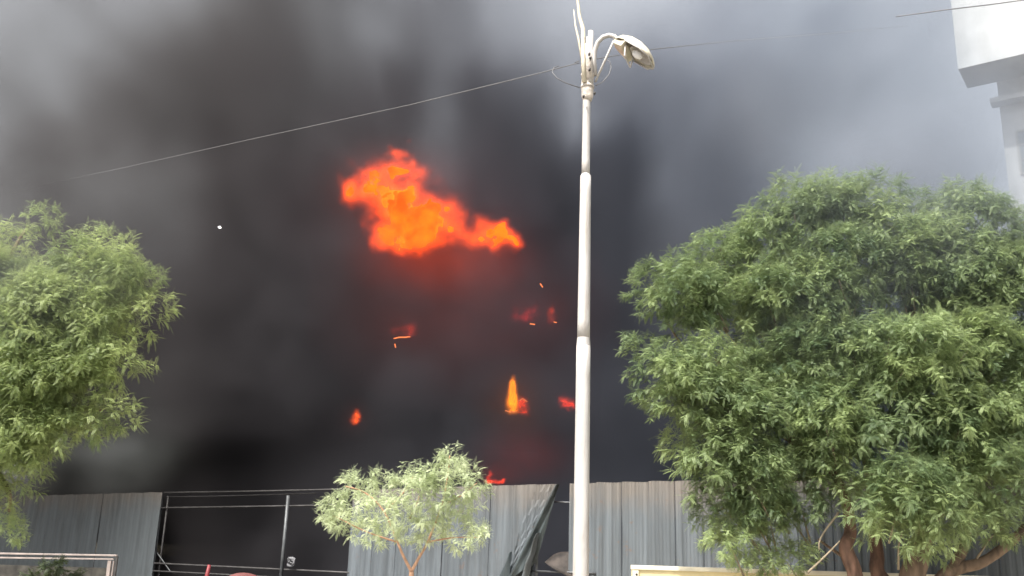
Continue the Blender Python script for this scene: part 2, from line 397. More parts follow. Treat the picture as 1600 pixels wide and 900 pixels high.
# torn sheet: trapezoid between the vertical edge x=838 and the slanting tear (872,757)->(800,900)
def torn(name, left, right, m, off, curl, nu=14, nv=14, rib=True):
    b = MB(); vs = []; fs = []
    for j in range(nv + 1):
        g = j / nv
        lt, lz = FT(left[0][0] + (left[1][0] - left[0][0]) * g, left[0][1] + (left[1][1] - left[0][1]) * g)
        rt_, rz = FT(right[0][0] + (right[1][0] - right[0][0]) * g, right[0][1] + (right[1][1] - right[0][1]) * g)
        for i in range(nu + 1):
            f = i / nu; t = lt + (rt_ - lt) * f; z = lz + (rz - lz) * f
            o_ = off + curl(f, g) + (.03 * (1 if (t / .16) % 1 > .5 else 0) if rib else 0)
            vs.append(FP(t, z, o_))
    for j in range(nv):
        for i in range(nu):
            q = j * (nu + 1) + i; fs.append((q, q + 1, q + nu + 2, q + nu + 1))
    b.add(vs, fs); o = b.build(name, m, rt); s = o.modifiers.new('solid', 'SOLIDIFY'); s.thickness = .005; return o
torn('torn_sheet', ((836, 757.5), (784, 925)), ((871, 756.5), (789, 925)), M['sheet'], .02, lambda f, g: .10 * f * f * g, nu=10)
tor = bpy.data.objects[-1] if False else None
torn('folded_flap', ((872, 757), (786, 925)), ((877, 757), (838, 880)), M['sheet_back'], .05,
     lambda f, g: .20 * math.sin(math.pi * min(1, f * 1.1)) * (.3 + g) + .03 * math.sin(f * 14 + g * 3), nu=18, rib=False)
torn('folded_flap', ((846, 838), (812, 925)), ((850, 832), (826, 925)), M['sheet_smooth'], .16,
     lambda f, g: .12 * math.sin(math.pi * f) + .02 * math.sin(g * 16), nu=8, rib=False)
torn('folded_flap', ((803, 866), (776, 925)), ((806, 862), (800, 925)), M['sheet_back'], .16,
     lambda f, g: .06 * math.sin(math.pi * f), nu=5, rib=False)
for px in (556, 700, 838):
    t, z = FT(px, 790); b = MB(); b.bar(FP(t, 0, -.07), FP(t, z, -.07), .06); b.build('post', M['steel'], rt)
for z in (.8, 2.4):
    b = MB(); b.bar(FP(t0, z, -.035), FP(FT(838)[0], z, -.035), .035); b.build('rail', M['steel'], rt)
# gap rails (x 860..895)
(ta, za), (tb, zb) = FT(864, 784), FT(894, 785)
b = MB(); b.tube([FP(ta, za, -.03), FP(tb, zb, -.03)], .016, 8); b.build('rail', M['steel'], rt, True)
(ta, za), (tb, zb) = FT(826, 892), FT(932, 896)
b = MB(); b.tube([FP(ta, za, .02), FP(tb, zb, .02)], .024, 8); b.build('rail', M['steel'], rt, True)

# bent burnt sheet lying in the gap
(ta, za), (tb, zb) = FT(855, 868), FT(940, 900)
b = MB(); vs = []; fs = []
for i in range(13):
    f = i / 12; zt = za + .02 + .13 * math.sin(math.pi * min(1, f * 1.15)) - .48 * f * f
    for j in range(6):
        g = j / 5
        vs.append(FP(ta + (tb - ta) * f, zt - g * (.06 + .42 * math.sin(math.pi * min(f * .9 + .08, 1))), -.25 + .35 * g + .04 * math.sin(f * 9)))
for i in range(12):
    for j in range(5): q = i * 6 + j; fs.append((q, q + 6, q + 7, q + 1))
b.add(vs, fs); o = b.build('bent_metal_sheet', M['rust'], None, True); o.modifiers.new('s', 'SOLIDIFY').thickness = .006
tag(o, 'bent scorched metal sheet slumped in the fence gap just left of the lamp pole', 'scrap sheet')

# right corrugated fence (x 888..1700)
rt = fence_root('corrugated_fence', 1000, 'corrugated metal fence right of the lamp pole, running on behind the large tree')
pxs = [889, 932, 972, 1014, 1056, 1100, 1146, 1195, 1247, 1302, 1360, 1422, 1488, 1558, 1634, 1716]
for i in range(len(pxs) - 1):
    a, c = FT(pxs[i])[0], FT(pxs[i + 1])[0]
    corr_sheet('sheet', rt, a, c + .01, .25, HT + random.uniform(-.012, .012), HT + random.uniform(-.012, .012), M['sheet'], .165, .016, .012 * (i % 2), .012)
for px in (895, 1100, 1360, 1634):
    t, z = FT(px, 790); b = MB(); b.bar(FP(t, 0, -.07), FP(t, HT - .1, -.07), .06); b.build('post', M['steel'], rt)
for z in (.8, 2.4):
    b = MB(); b.bar(FP(FT(893)[0], z, -.035), FP(FT(1700)[0], z, -.035), .035); b.build('rail', M['steel'], rt)

# ------------------------------------------------------------------ low cream wall at lower right
WY = 16.0
p0, p1 = W(989, 884, WY), W(1545, 898, WY); zt = 1.6 - WY * 10 / FPX
wl = empty('low_wall', ((p0.x + p1.x) / 2, WY, 0)); tag(wl, 'low cream painted wall with a pale coping behind the large tree trunks', 'wall')
b = MB(); b.box(((p0.x + p1.x) / 2, WY + .1, (zt - .07) / 2), ((p1.x - p0.x) / 2, 0, 0), (0, .1, 0), (0, 0, (zt - .07) / 2)); b.build('wall_body', M['cream'], wl)
b = MB(); b.box(((p0.x + p1.x) / 2, WY + .09, zt - .035), ((p1.x - p0.x) / 2 + .01, 0, 0), (0, .125, 0), (0, 0, .034)); b.build('coping', M['cream_cap'], wl, False, .008)
b = MB(); b.box((p0.x + .04, WY - .02, (zt - .08) / 2), (.045, 0, 0), (0, .018, 0), (0, 0, (zt - .08) / 2)); b.build('end_strip', M['cream_cap'], wl)
for z in (zt - .14, zt - .24):
    b = MB(); b.tube([(p0.x + .05, WY - .039, z), (p0.x + .05, WY - .055, z)], .018, 8); b.build('bolt', M['rail'], wl, True)

# ------------------------------------------------------------------ framed gate at lower left
GY = 15.0
gt = empty('framed_panel', W(90, 880, GY) * 1); gt.location.z = 0
tag(gt, 'low dark panel in a pale double metal frame under the left tree', 'gate')
a, c = W(-160, 862, GY), W(183, 868, GY)
za = W(-160, 860, GY).z; zc = c.z
b = MB(); b.bar(a, c, .05, .026); b.build('top_bar', M['pale_frame'], gt, False, .004)
b = MB(); b.bar(W(-160, 869, GY), W(178, 873.5, GY), .04, .022); b.build('inner_bar', M['pale_frame'], gt)
b = MB(); q = Vector((c.x, c.y, 0)); b.bar(q, Vector((c.x, c.y, zc - .014)), .035, .04); b.build('corner_post', M['rail'], gt)
q2 = W(172, 876, GY); b = MB(); b.bar((q2.x, GY, 0), (q2.x, GY, q2.z), .05, .05); b.build('inner_post', M['pale_frame'], gt)
q3 = W(178, 876, GY); b = MB(); b.bar((q3.x, GY + .01, 0), (q3.x, GY + .01, q3.z), .016, .04); b.build('inner_post', M['pale_frame'], gt)
p = W(-160, 874, GY); b = MB(); b.box(((p.x + q2.x) / 2 - .02, GY + .03, p.z / 2 - .01), ((q2.x - p.x) / 2 - .03, 0, 0), (0, .01, 0), (0, 0, p.z / 2 - .02)); b.build('dark_panel', M['dark_panel'], gt)

# red bits beyond the open bay
rp = W(327, 884, 21.0); b = MB()
b.tube([(rp.x - .06, 21, 0), (rp.x - .03, 21, rp.z - .25), (rp.x, 21, rp.z + .02)], [.05, .045, .035], 8); o = b.build('red_post', M['red'], None, True)
tag(o, 'thin bright red post standing in the open fence bay', 'post')
rp = W(381, 897, 20.5); b = MB(); vs = []; fs = []
for j in range(6):
    a = j / 5 * math.pi / 2
    for k in range(18):
        q = 2 * math.pi * k / 18; rr = .40 * math.sin(a) * (1 + .02 * math.cos(6 * q))
        vs.append((rp.x + rr * math.cos(q), 20.5 + rr * math.sin(q), rp.z + .02 - .22 * (1 - math.cos(a))))
for j in range(5):
    for k in range(18): fs.append((j * 18 + k, j * 18 + (k + 1) % 18, (j + 1) * 18 + (k + 1) % 18, (j + 1) * 18 + k))
pr = empty('small_parasol', (rp.x, 20.5, 0)); tag(pr, 'dull red rounded parasol top just showing in the open fence bay', 'parasol')
b.add(vs, fs); o = b.build('canopy', M['dullred'], pr, True); o.modifiers.new('s', 'SOLIDIFY').thickness = .01
b = MB(); b.tube([(rp.x, 20.5, 0), (rp.x, 20.5, rp.z)], .02, 8); b.build('parasol_pole', M['steel'], pr, True)

# scrap of ash in the air
c = W(343, 355, 19); b = MB(); s_ = .04
b.add([c + Vector((-s_, 0, s_ * .3)), c + Vector((0, -.02, -s_)), c + Vector((s_, .02, -s_ * .2)), c + Vector((s_ * .5, 0, s_ * .8)), c + Vector((-s_ * .4, .03, s_ * .9)), c + Vector((0, .04, 0))],
      [(0, 1, 5), (1, 2, 5), (2, 3, 5), (3, 4, 5), (4, 0, 5), (0, 4, 3, 2, 1)])
tag(b.build('ash_flake', M['scrap']), 'single small white flake of ash floating in the dark smoke above the left tree', 'ash flake')

# ------------------------------------------------------------------ white building, upper right
BN = FN
BP0 = W(1568, 220, 34.0)
def BT(px, py):
    d = ray(px, py); s_ = (BP0 - CAM).dot(BN) / d.dot(BN); p = CAM + d * s_ - BP0; return p.dot(-FU), p.z + BP0.z
def BP(t, z, off=0): q = BP0 - FU * t + BN * off; return Vector((q.x, q.y, z))
bd = empty('apartment_building', BP(4, 0)); tag(bd, 'white rendered building with deep projecting balconies at the top right edge', 'building')
zs1 = BT(1600, 86)[1]
def bbox(name, t0, t1, z0, z1, o0, o1, m, parent=bd, bevel=0):
    b = MB(); c = (BP(t0, z0, o0) + BP(t1, z1, o1)) / 2
    b.box(c, -FU * (t1 - t0) / 2, BN * (o1 - o0) / 2, (0, 0, (z1 - z0) / 2)); return b.build(name, m, parent, False, bevel)
bbox('wall', 0, 9, 0, 34, -9, 0, M['wall_white'])
# overhanging upper storey
tA, zA = BT(1497, 106); tA2, zB = BT(1547, 160)
OV = 1.9
def OT(px, py, off):
    d = ray(px, py); P0 = BP0 + BN * off; s_ = (P0 - CAM).dot(BN) / d.dot(BN); p = CAM + d * s_ - P0; return p.dot(-FU), p.z + P0.z
tA, zA = OT(1497, 108, OV); tB, zB = OT(1547, 161, .55)
bbox('balcony_parapet', tA, 9, zA, 33, OV - .18, OV, M['wall_white'])
bbox('balcony_slab', tA, 9, zA + .02, zA + .25, 0.002, OV - .182, M['wall_white'])
bbox('balcony_parapet', tA, tA + .18, zA + .26, 33, 0.002, OV - .182, M['wall_white'])
bbox('ledge', tB, 9, zB, zB + .20, 0.002, .55, M['wall_white'])
tw, zw = BT(1586, 205); tw2, zw2 = BT(1586, 275)
win = bbox('window', tw + .08, tw + 1.2, zw2 + .08, zw - .08, .003, .02, M['glass'])
for (a0, a1, c0, c1) in ((tw, tw + 1.28, zw - .08, zw), (tw, tw + 1.28, zw2, zw2 + .08), (tw, tw + .08, zw2 + .081, zw - .081), (tw + 1.2, tw + 1.28, zw2 + .081, zw - .081)):
    bbox('window_frame', a0, a1, c0, c1, .003, .05, M['frame_grey'], win)
for k in (1, 2):
    z_ = zw2 + (zw - zw2) * k / 3
    bbox('window_bar', tw + .081, tw + 1.199, z_ - .02, z_ + .02, .021, .045, M['frame_grey'], win)
bbox('door_panel', tB + 2.5, tB + 3.4, zB + .3, zB + 2.3, .003, .03, M['glass'])

# ------------------------------------------------------------------ burning building behind the fence
CX0, CX1, CY = W(520, 600, 36.5).x, W(1000, 600, 36.5).x, 36.5
bb = empty('burning_building', ((CX0 + CX1) / 2, CY + 4, 0)); tag(bb, 'blackened open fronted building almost hidden by smoke behind the fence', 'building')
def cbox(name, x0, x1, y0, y1, z0, z1, m=M['char'], parent=bb):
    b = MB(); b.box(((x0 + x1) / 2, (y0 + y1) / 2, (z0 + z1) / 2), ((x1 - x0) / 2, 0, 0), (0, (y1 - y0) / 2, 0), (0, 0, (z1 - z0) / 2)); return b.build(name, m, parent)
lv = [0.0, W(800, 650, CY).z - .25, W(800, 535, CY).z - .2, W(700, 440, CY).z - .2]
for z in lv[1:]: cbox('floor_slab', CX0, CX1, CY - .4, CY + 8, z - .15, z + .15)
cbox('rear_wall', CX0, CX1, CY + 3.0, CY + 3.3, 0, lv[-1] - .16)
xs = np.linspace(CX0 + .2, CX1 - .2, 6)
for i in range(3):
    for x in xs: cbox('column', x - .2, x + .2, CY, CY + .4, lv[i] + (.151 if i else 0), lv[i + 1] - .151)


# ------------------------------------------------------------------ trees
def leaf_material(name, c0, c1, trans=.45):
    m = bpy.data.materials.new(name); m.use_nodes = True; N = m.node_tree.nodes; L = m.node_tree.links; N.clear()
    o_ = N.new('ShaderNodeOutputMaterial'); oi = N.new('ShaderNodeObjectInfo'); at = N.new('ShaderNodeAttribute'); at.attribute_name = 'tone'
    mx = N.new('ShaderNodeMix'); mx.data_type = 'RGBA'; mx.inputs[6].default_value = (*c0, 1); mx.inputs[7].default_value = (*c1, 1)
    ad = N.new('ShaderNodeMath'); ad.operation = 'MULTIPLY_ADD'; ad.inputs[1].default_value = .55
    L.new(oi.outputs['Random'], ad.inputs[0]); 
    m3 = N.new('ShaderNodeMath'); m3.operation = 'MULTIPLY'; m3.inputs[1].default_value = .5; L.new(at.outputs['Fac'], m3.inputs[0]); L.new(m3.outputs[0], ad.inputs[2])
    L.new(ad.outputs[0], mx.inputs['Factor'])
    d = N.new('ShaderNodeBsdfPrincipled'); d.inputs['Roughness'].default_value = .5; d.inputs['Specular IOR Level'].default_value = .4
    t = N.new('ShaderNodeBsdfTranslucent'); ms = N.new('ShaderNodeMixShader'); ms.inputs[0].default_value = trans
    hsv = N.new('ShaderNodeHueSaturation'); hsv.inputs['Value'].default_value = 1.5; hsv.inputs['Hue'].default_value = .49
    L.new(mx.outputs[2], d.inputs['Base Color']); L.new(mx.outputs[2], hsv.inputs['Color']); L.new(hsv.outputs[0], t.inputs['Color'])
    L.new(d.outputs[0], ms.inputs[1]); L.new(t.outputs[0], ms.inputs[2]); L.new(ms.outputs[0], o_.inputs['Surface']); return m
M['leaf'] = leaf_material('neem_leaf', (.082, .130, .066), (.275, .345, .15))
M['leaf_left'] = leaf_material('neem_leaf_light', (.135, .19, .08), (.34, .41, .165))
M['leaf_young'] = leaf_material('young_neem_leaf', (.28, .33, .19), (.50, .56, .36), .45)

def leaf_geo(Vs, Fs, T, base, direc, length, droop, nl, lw, ll, tone):
    """one pinnate leaf: an arched stalk with pairs of narrow leaflets"""
    d = Vector(direc).normalized(); side = d.cross(Vector((0, 0, 1)))
    if side.length < .1: side = Vector((1, 0, 0))
    side.normalize(); p = Vector(base); st = length / nl; cur = d.copy()
    def leaflet(p, a, ln):
        a = a.normalized(); n = a.cross(side).normalized() if abs(a.dot(side)) < .95 else a.cross(d).normalized()
        wv = a.cross(n).normalized() * lw
        i = len(Vs); mid = p + a * ln * .45
        tip = p + a * ln + Vector((0, 0, -ln * .22))
        Vs.extend([tuple(p), tuple(mid + wv + n * lw * .25), tuple(tip), tuple(mid - wv + n * lw * .25)]); Fs.append((i, i + 1, i + 2, i + 3)); T.extend([tone] * 4)
    for k in range(nl):
        cur = (cur + Vector((0, 0, -droop / nl))).normalized(); q = p + cur * st
        ln = ll * (1.0 - .35 * k / nl) * random.uniform(.85, 1.1) * (.75 if k == 0 else 1)
        if k:
            for s in (-1, 1):
                a = cur * .55 + side * s * .8 + Vector((0, 0, -.22)) + Vector((random.uniform(-.12, .12), random.uniform(-.12, .12), random.uniform(-.15, .1)))
                leaflet(p, a, ln)
        p = q
    leaflet(p, cur, ll * .8)

def clump_mesh(name, m, R_, nspray, nleaf, leaf_len, nl, lw, ll, flat=.75, twig_m=None, seedv=0):
    random.seed(seedv); Vs, Fs, T = [], [], []
    for s in range(nspray):
        # sprays fill the clump's upper shell
        while True:
            v = Vector((random.gauss(0, 1), random.gauss(0, 1), random.gauss(.35, .8)))
            if v.length > .2: break
        v.normalize(); r = R_ * random.uniform(.35, .85)
        o = Vector((v.x * r, v.y * r, v.z * r * flat)); ax = (v + Vector((0, 0, .35))).normalized(); tone = random.random()
        for k in range(nleaf):
            ph = k * 2.4 + random.uniform(-.3, .3); e = random.uniform(.0, 1.15)
            a = ax.cross(Vector((.3, .2, 1))).normalized(); b_ = ax.cross(a)
            dd = (a * math.cos(ph) + b_ * math.sin(ph)) * math.cos(e) + ax * math.sin(e) + Vector((0, 0, .1))
            leaf_geo(Vs, Fs, T, o + ax * (k * .012), dd, leaf_len * random.uniform(.75, 1.15), random.uniform(.2, 1.1), nl, lw, ll, min(1, max(0, tone + random.uniform(-.25, .25))))
    me = bpy.data.meshes.new(name); me.from_pydata(Vs, [], Fs); me.update(); me.materials.append(m)
    a = me.attributes.new('tone', 'FLOAT', 'POINT'); a.data.foreach_set('value', np.array(T, dtype=np.float32))
    return me

def place_clump(root, me, loc, scale, tilt=.25):
    o = bpy.data.objects.new('foliage_clump', me); COL.objects.link(o); o.parent = root
    o.location = Vector(loc) - root.location; o.rotation_euler = (random.uniform(-tilt, tilt), random.uniform(-tilt, tilt), random.uniform(0, 6.283))
    o.scale = (scale * random.uniform(.9, 1.1), scale * random.uniform(.9, 1.1), scale * random.uniform(.85, 1.05)); return o

def limb(name, root, pts, r0, r1, m, n=10, wob=.04):
    """bent tapering limb through pts"""
    P = []; pts = [Vector(p) for p in pts]
    for i in range(len(pts) - 1):
        p0 = pts[max(i - 1, 0)]; p1 = pts[i]; p2 = pts[i + 1]; p3 = pts[min(i + 2, len(pts) - 1)]
        for k in range(6):
            t = k / 6; P.append(.5 * ((2 * p1) + (p2 - p0) * t + (2 * p0 - 5 * p1 + 4 * p2 - p3) * t * t + (3 * p1 - p0 - 3 * p2 + p3) * t ** 3))
    P.append(pts[-1]); N_ = len(P)
    P = [p + Vector((noise.noise(p * 1.7), noise.noise(p * 1.7 + Vector((9, 0, 0))), 0)) * wob * (1 if 0 < i < N_ - 1 else 0) for i, p in enumerate(P)]
    b = MB(); b.tube(P, [(r0 + (r1 - r0) * (i / (N_ - 1)) ** .8) * (1 + .10 * noise.noise(p * 5)) for i, p in enumerate(P)], n)
    return b.build(name, m, root, True)

# ---- large tree on the right
TY = 15.0
tree = empty('neem_tree', (W(1385, 890, TY).x, TY, 0)); tag(tree, 'large spreading green tree with several stems filling the right side', 'tree')
fork = Vector((W(1400, 890, TY).x, TY, .55))
limb('trunk', tree, [Vector((fork.x, TY, 0)), fork], .30, .26, M['bark'], 14)
def w3(px, py, dy=0): return W(px, py, TY + dy)
limb('stem', tree, [fork, w3(1345, 930, -.1), w3(1333, 890, -.2), w3(1322, 855, -.2), w3(1330, 822, -.1), w3(1300, 740, 0), w3(1180, 640, .1), w3(1120, 560, .2)], .15, .05, M['bark_red'], 12)
limb('stem', tree, [fork, w3(1385, 920, .3), w3(1372, 890, .4), w3(1370, 850, .5), w3(1350, 700, .6), w3(1290, 520, .4), w3(1250, 400, .3)], .16, .05, M['bark_red'], 12)
limb('stem', tree, [fork, w3(1425, 905, -.1), w3(1434, 870, -.1), w3(1440, 840, 0), w3(1430, 720, .1), w3(1420, 560, .2), w3(1430, 380, .2)], .22, .06, M['bark'], 12)
limb('stem', tree, [fork, w3(1470, 905, .1), w3(1500, 888, .1), w3(1545, 872, 0), w3(1620, 800, 0), w3(1700, 650, 0)], .13, .05, M['bark'], 12)
limb('branch', tree, [w3(1490, 893, .1), w3(1505, 850, .2), w3(1515, 800, .2), w3(1530, 650, .2), w3(1540, 450, .2)], .10, .04, M['bark'], 10)
for pl, r in (([(1333, 880), (1300, 858), (1278, 842)], .035), ([(1262, 895), (1290, 868), (1312, 845)], .02), ([(1310, 800), (1283, 840), (1280, 860)], .02),
              ([(1180, 640), (1120, 600), (1080, 560), (1040, 500)], .035), ([(1290, 520), (1220, 470), (1130, 440)], .04), ([(1146, 566), (1175, 562), (1205, 575)], .03),
              ([(1396, 425), (1408, 455), (1416, 490)], .018), ([(1410, 735), (1425, 745), (1440, 757)], .022), ([(1412, 755), (1414, 742), (1408, 732)], .022),
              ([(1440, 730), (1449, 745)], .02), ([(1300, 740), (1200, 760), (1120, 800)], .035), ([(1430, 380), (1350, 330), (1300, 310)], .03), ([(1430, 560), (1500, 500), (1560, 420)], .04)):
    limb('branch', tree, [w3(x, y, (.6 if r in (.03, .04, .035) else -.15) - .35 * (r in (.022, .02))) for x, y in pl], r, r * .45, M['twig'] if r < .033 else M['bark'], 7, .02)
cm = [clump_mesh('foliage_clump_mesh', M['leaf'], .48, 40, 15, .150, 10, .0042, .032, .88, None, 100 + i) for i in range(9)]
random.seed(21)
# lobes of the crown: px, py, radius px, distance offset
lobes = [(1020, 450, 48, .2), (1010, 545, 45, .1), (1085, 480, 70, 0), (1130, 400, 55, .3), (1070, 600, 70, -.4), (1110, 560, 50, -.6), (1190, 380, 55, .3), (1240, 340, 60, .1), (1210, 470, 80, .2),
         (1300, 330, 60, 0), (1360, 320, 52, -.2), (1310, 430, 85, -.2), (1430, 320, 42, 0), (1500, 320, 50, -.1), (1570, 340, 55, -.1), (1400, 420, 80, -.1), (1500, 430, 85, -.3), (1590, 440, 70, -.4),
         (1130, 650, 75, -.6), (1200, 590, 80, -.1), (1300, 560, 85, -.2), (1420, 560, 75, -1.0), (1520, 560, 80, -.5), (1600, 560, 70, -.4), (1100, 710, 60, -.5), (1170, 740, 75, -.4), (1270, 660, 80, -.4),
         (1370, 660, 75, -.6), (1470, 650, 80, -.7), (1570, 660, 70, -.6), (1180, 820, 60, -.2), (1135, 850, 40, -.5), (1240, 800, 50, 0), (1230, 870, 45, -.1), (1420, 770, 62, -1.1), (1375, 790, 40, -1.0), (1470, 800, 50, -1.0), (1540, 750, 60, -.8), (1540, 830, 40, -.6), (1405, 835, 42, -1.0), (1455, 850, 36, -.9), (1190, 885, 40, -.3), (1135, 800, 40, -.3), (1240, 740, 55, -.2), (1330, 730, 45, -.2), (1570, 820, 40, -.3), (1490, 730, 60, -.7), (1360, 840, 26, -.8),
         (1590, 740, 45, -.5), (1465, 345, 50, .1), (1530, 350, 52, -.2), (1590, 380, 60, -.2), (1370, 370, 60, -.3), (1450, 390, 60, -.3), (1540, 480, 60, -.5), (1040, 640, 50, -.2), (1290, 735, 40, -.4), (1650, 480, 90, 0), (1650, 650, 90, 0), (1360, 560, 70, 1.2), (1200, 560, 80, 1.4), (1480, 480, 80, 1.5), (1300, 680, 70, 1.2), (1520, 660, 70, 1.2), (1250, 440, 70, 1.4)]
def fill(root, lobes, meshes, Y0, per, total, rclump, tilt=.3, smin=.75, smax=1.15):
    pts = []; wts = [l[2] ** 2 for l in lobes]; sc = Y0 / FPX; tries = 0
    while len(pts) < total and tries < total * 200:
        tries += 1
        px, py, r, dy = random.choices(lobes, wts)[0]
        c = W(px, py, Y0 + dy); rr = max(.05, r * sc * 1.04 - rclump * .8)
        v = Vector((random.gauss(0, 1), random.gauss(0, 1), random.gauss(0, 1))).normalized() * random.uniform(.6, 1) ** .5
        if v.y > .45: continue
        p = c + Vector((v.x * rr, v.y * rr * 1.15, v.z * rr))
        if min(((p - q).length for q in pts), default=9) < per: continue
        pts.append(p)
    for p in pts: place_clump(root, random.choice(meshes), p, random.uniform(smin, smax), tilt)
    return pts
pts = fill(tree, lobes, cm, TY, .24, 299, .47, .35, .7, 1.32)
b = MB()
for i, p in enumerate(pts):
    if i % 2: continue
    q = p + Vector((random.uniform(-.2, .2) + (fork.x - p.x) * .16, .25, -.5)); b.tube([q, (p + q) / 2 + Vector((0, .05, .06)), p], [.018, .012, .006], 5)
o = b.build('twigs', M['twig'], tree, True); o['kind'] = 'stuff'

# ---- tree on the left edge
LTY = 12.0
lt = empty('neem_tree', (W(-120, 880, LTY).x, LTY, 0)); tag(lt, 'pale green tree reaching in from the left edge', 'tree')
def w4(px, py, dy=0): return W(px, py, LTY + dy)
limb('trunk', lt, [Vector((lt.location.x, LTY, 0)), w4(-118, 800), w4(-100, 690)], .17, .13, M['bark'], 14)
for pl in ([(-100, 690), (-40, 600), (60, 520), (150, 450), (215, 430)], [(-100, 690), (-60, 560), (0, 440), (40, 360)], [(-100, 690), (0, 650), (90, 640), (160, 640)], [(-100, 690), (-40, 700), (10, 760), (15, 800)], [(60, 520), (110, 440), (145, 385)]):
    limb('branch', lt, [w4(x, y, .1) for x, y in pl], .07, .018, M['bark'], 8)
lcm = [clump_mesh('foliage_clump_mesh', M['leaf_left'], .35, 30, 13, .135, 10, .0031, .028, .82, None, 200 + i) for i in range(7)]
random.seed(5)
ll_ = [(60, 345, 38, 0), (25, 385, 40, .1), (15, 440, 50, -.2), (145, 375, 32, .1), (120, 430, 55, 0), (185, 430, 52, -.1), (235, 445, 38, -.1), (230, 490, 36, 0), (60, 500, 70, -.3), (150, 500, 60, -.2), (190, 560, 42, -.2),
       (120, 580, 65, -.3), (40, 590, 75, -.4), (165, 650, 36, -.2), (130, 670, 30, -.2), (60, 670, 60, -.3), (10, 690, 60, -.3), (30, 740, 36, -.2), (0, 790, 36, -.2), (12, 825, 26, -.2), (-60, 450, 90, 0), (-60, 620, 90, 0), (-70, 760, 70, 0)]
pts = fill(lt, ll_, lcm, LTY, .15, 250, .34, .35, .65, 1.15)

# ---- sapling in front of the fence
SPY = 9.5
sp = empty('sapling', (W(643, 893, SPY).x, SPY, 0)); tag(sp, 'slender young tree with forked orange stem and bright pale leaves', 'tree')
def w5(px, py, dy=0): return W(px, py, SPY + dy)
fk = w5(643, 893)
limb('stem', sp, [Vector((fk.x - .03, SPY, 0)), Vector((fk.x + .02, SPY, .6)), fk], .030, .024, M['stem'], 10, .01)
limb('branch', sp, [fk, w5(630, 868), w5(621, 847), w5(600, 800), w5(570, 770), w5(540, 760)], .017, .006, M['stem'], 8, .01)
limb('branch', sp, [fk, w5(655, 870), w5(668, 847), w5(690, 790), w5(700, 740), w5(703, 712)], .017, .006, M['stem'], 8, .01)
for pl in ([(621, 847), (570, 830), (520, 805)], [(600, 800), (630, 770), (645, 745)], [(668, 847), (710, 840), (750, 840)], [(690, 790), (720, 775), (745, 755)], [(640, 810), (650, 790), (655, 775)]):
    limb('branch', sp, [w5(x, y, random.uniform(-.1, .1)) for x, y in pl], .010, .004, M['stem'], 7, .01)
scm = [clump_mesh('foliage_clump_mesh', M['leaf_young'], .145, 12, 12, .110, 10, .0032, .024, .9, None, 300 + i) for i in range(6)]
random.seed(9)
for (px, py, s) in [(512, 800, .62), (530, 812, .8), (528, 780, .6), (552, 758, .75), (572, 752, .7), (560, 795, .8), (590, 780, .8), (560, 830, .7), (590, 825, .8), (545, 815, .8), (625, 745, .7), (650, 742, .75), (640, 770, .8), (620, 800, .9),
                    (612, 840, .7), (650, 815, .9), (680, 815, .9), (690, 718, .6), (706, 716, .62), (712, 738, .7), (690, 748, .8), (735, 752, .75), (745, 770, .65), (715, 775, .9), (680, 780, .9), (740, 832, .7), (755, 838, .55),
                    (715, 820, .8), (700, 845, .7), (725, 850, .6), (660, 845, .6), (585, 850, .5), (735, 795, .7), (600, 755, .7), (660, 760, .8)]:
    place_clump(sp, random.choice(scm), w5(px, py, random.uniform(-.3, .3)), s * 1.05, .3)

# ---- shrub before the framed panel
sh = empty('shrub', (W(85, 885, 14.3).x, 14.3, 0)); tag(sh, 'small dim green shrub in front of the pale framed panel', 'shrub')
M['leaf_dim'] = leaf_material('shrub_leaf', (.03, .045, .02), (.07, .095, .04), .25)
shm = [clump_mesh('foliage_clump_mesh', M['leaf_dim'], .2, 7, 8, .14, 7, .010, .05, .9, None, 400 + i) for i in range(2)]
for (px, py, s) in [(60, 893, .9), (85, 884, .8), (105, 890, .9), (75, 905, 1.1), (100, 915, 1.1)]:
    place_clump(sh, random.choice(shm), W(px, py, 14.3), s, .3)
b = MB(); 
for dx_ in (-.15, 0, .15): b.tube([(sh.location.x, 14.3, 0), (sh.location.x + dx_, 14.3, 1.05)], [.02, .008], 6)
b.build('stem', M['bark'], sh, True)
# ------------------------------------------------------------------ voxel clouds (smoke, flames): a real density grid in the place
rng = np.random.default_rng(11)
def vnoise(shape, cells):
    """smooth value noise in [0,1] on a grid SHAPE with CELLS lattice cells per axis"""
    a = rng.random([c + 2 for c in cells])
    for ax in range(3):
        x = np.linspace(0, cells[ax], shape[ax], endpoint=False); i = x.astype(int); f = x - i; f = f * f * f * (f * (f * 6 - 15) + 10)
        sh = [1, 1, 1]; sh[ax] = -1; f = f.reshape(sh)
        a = np.take(a, i, ax) * (1 - f) + np.take(a, i + 1, ax) * f
    return a
def fbm(shape, size, scale, octs=4, gain=.5):
    r = 0; amp = 1; tot = 0
    for o in range(octs):
        cells = [max(1, int(round(s / scale * 2 ** o))) for s in size]
        r = r + vnoise(shape, cells) * amp; tot += amp; amp *= gain
    return r / tot

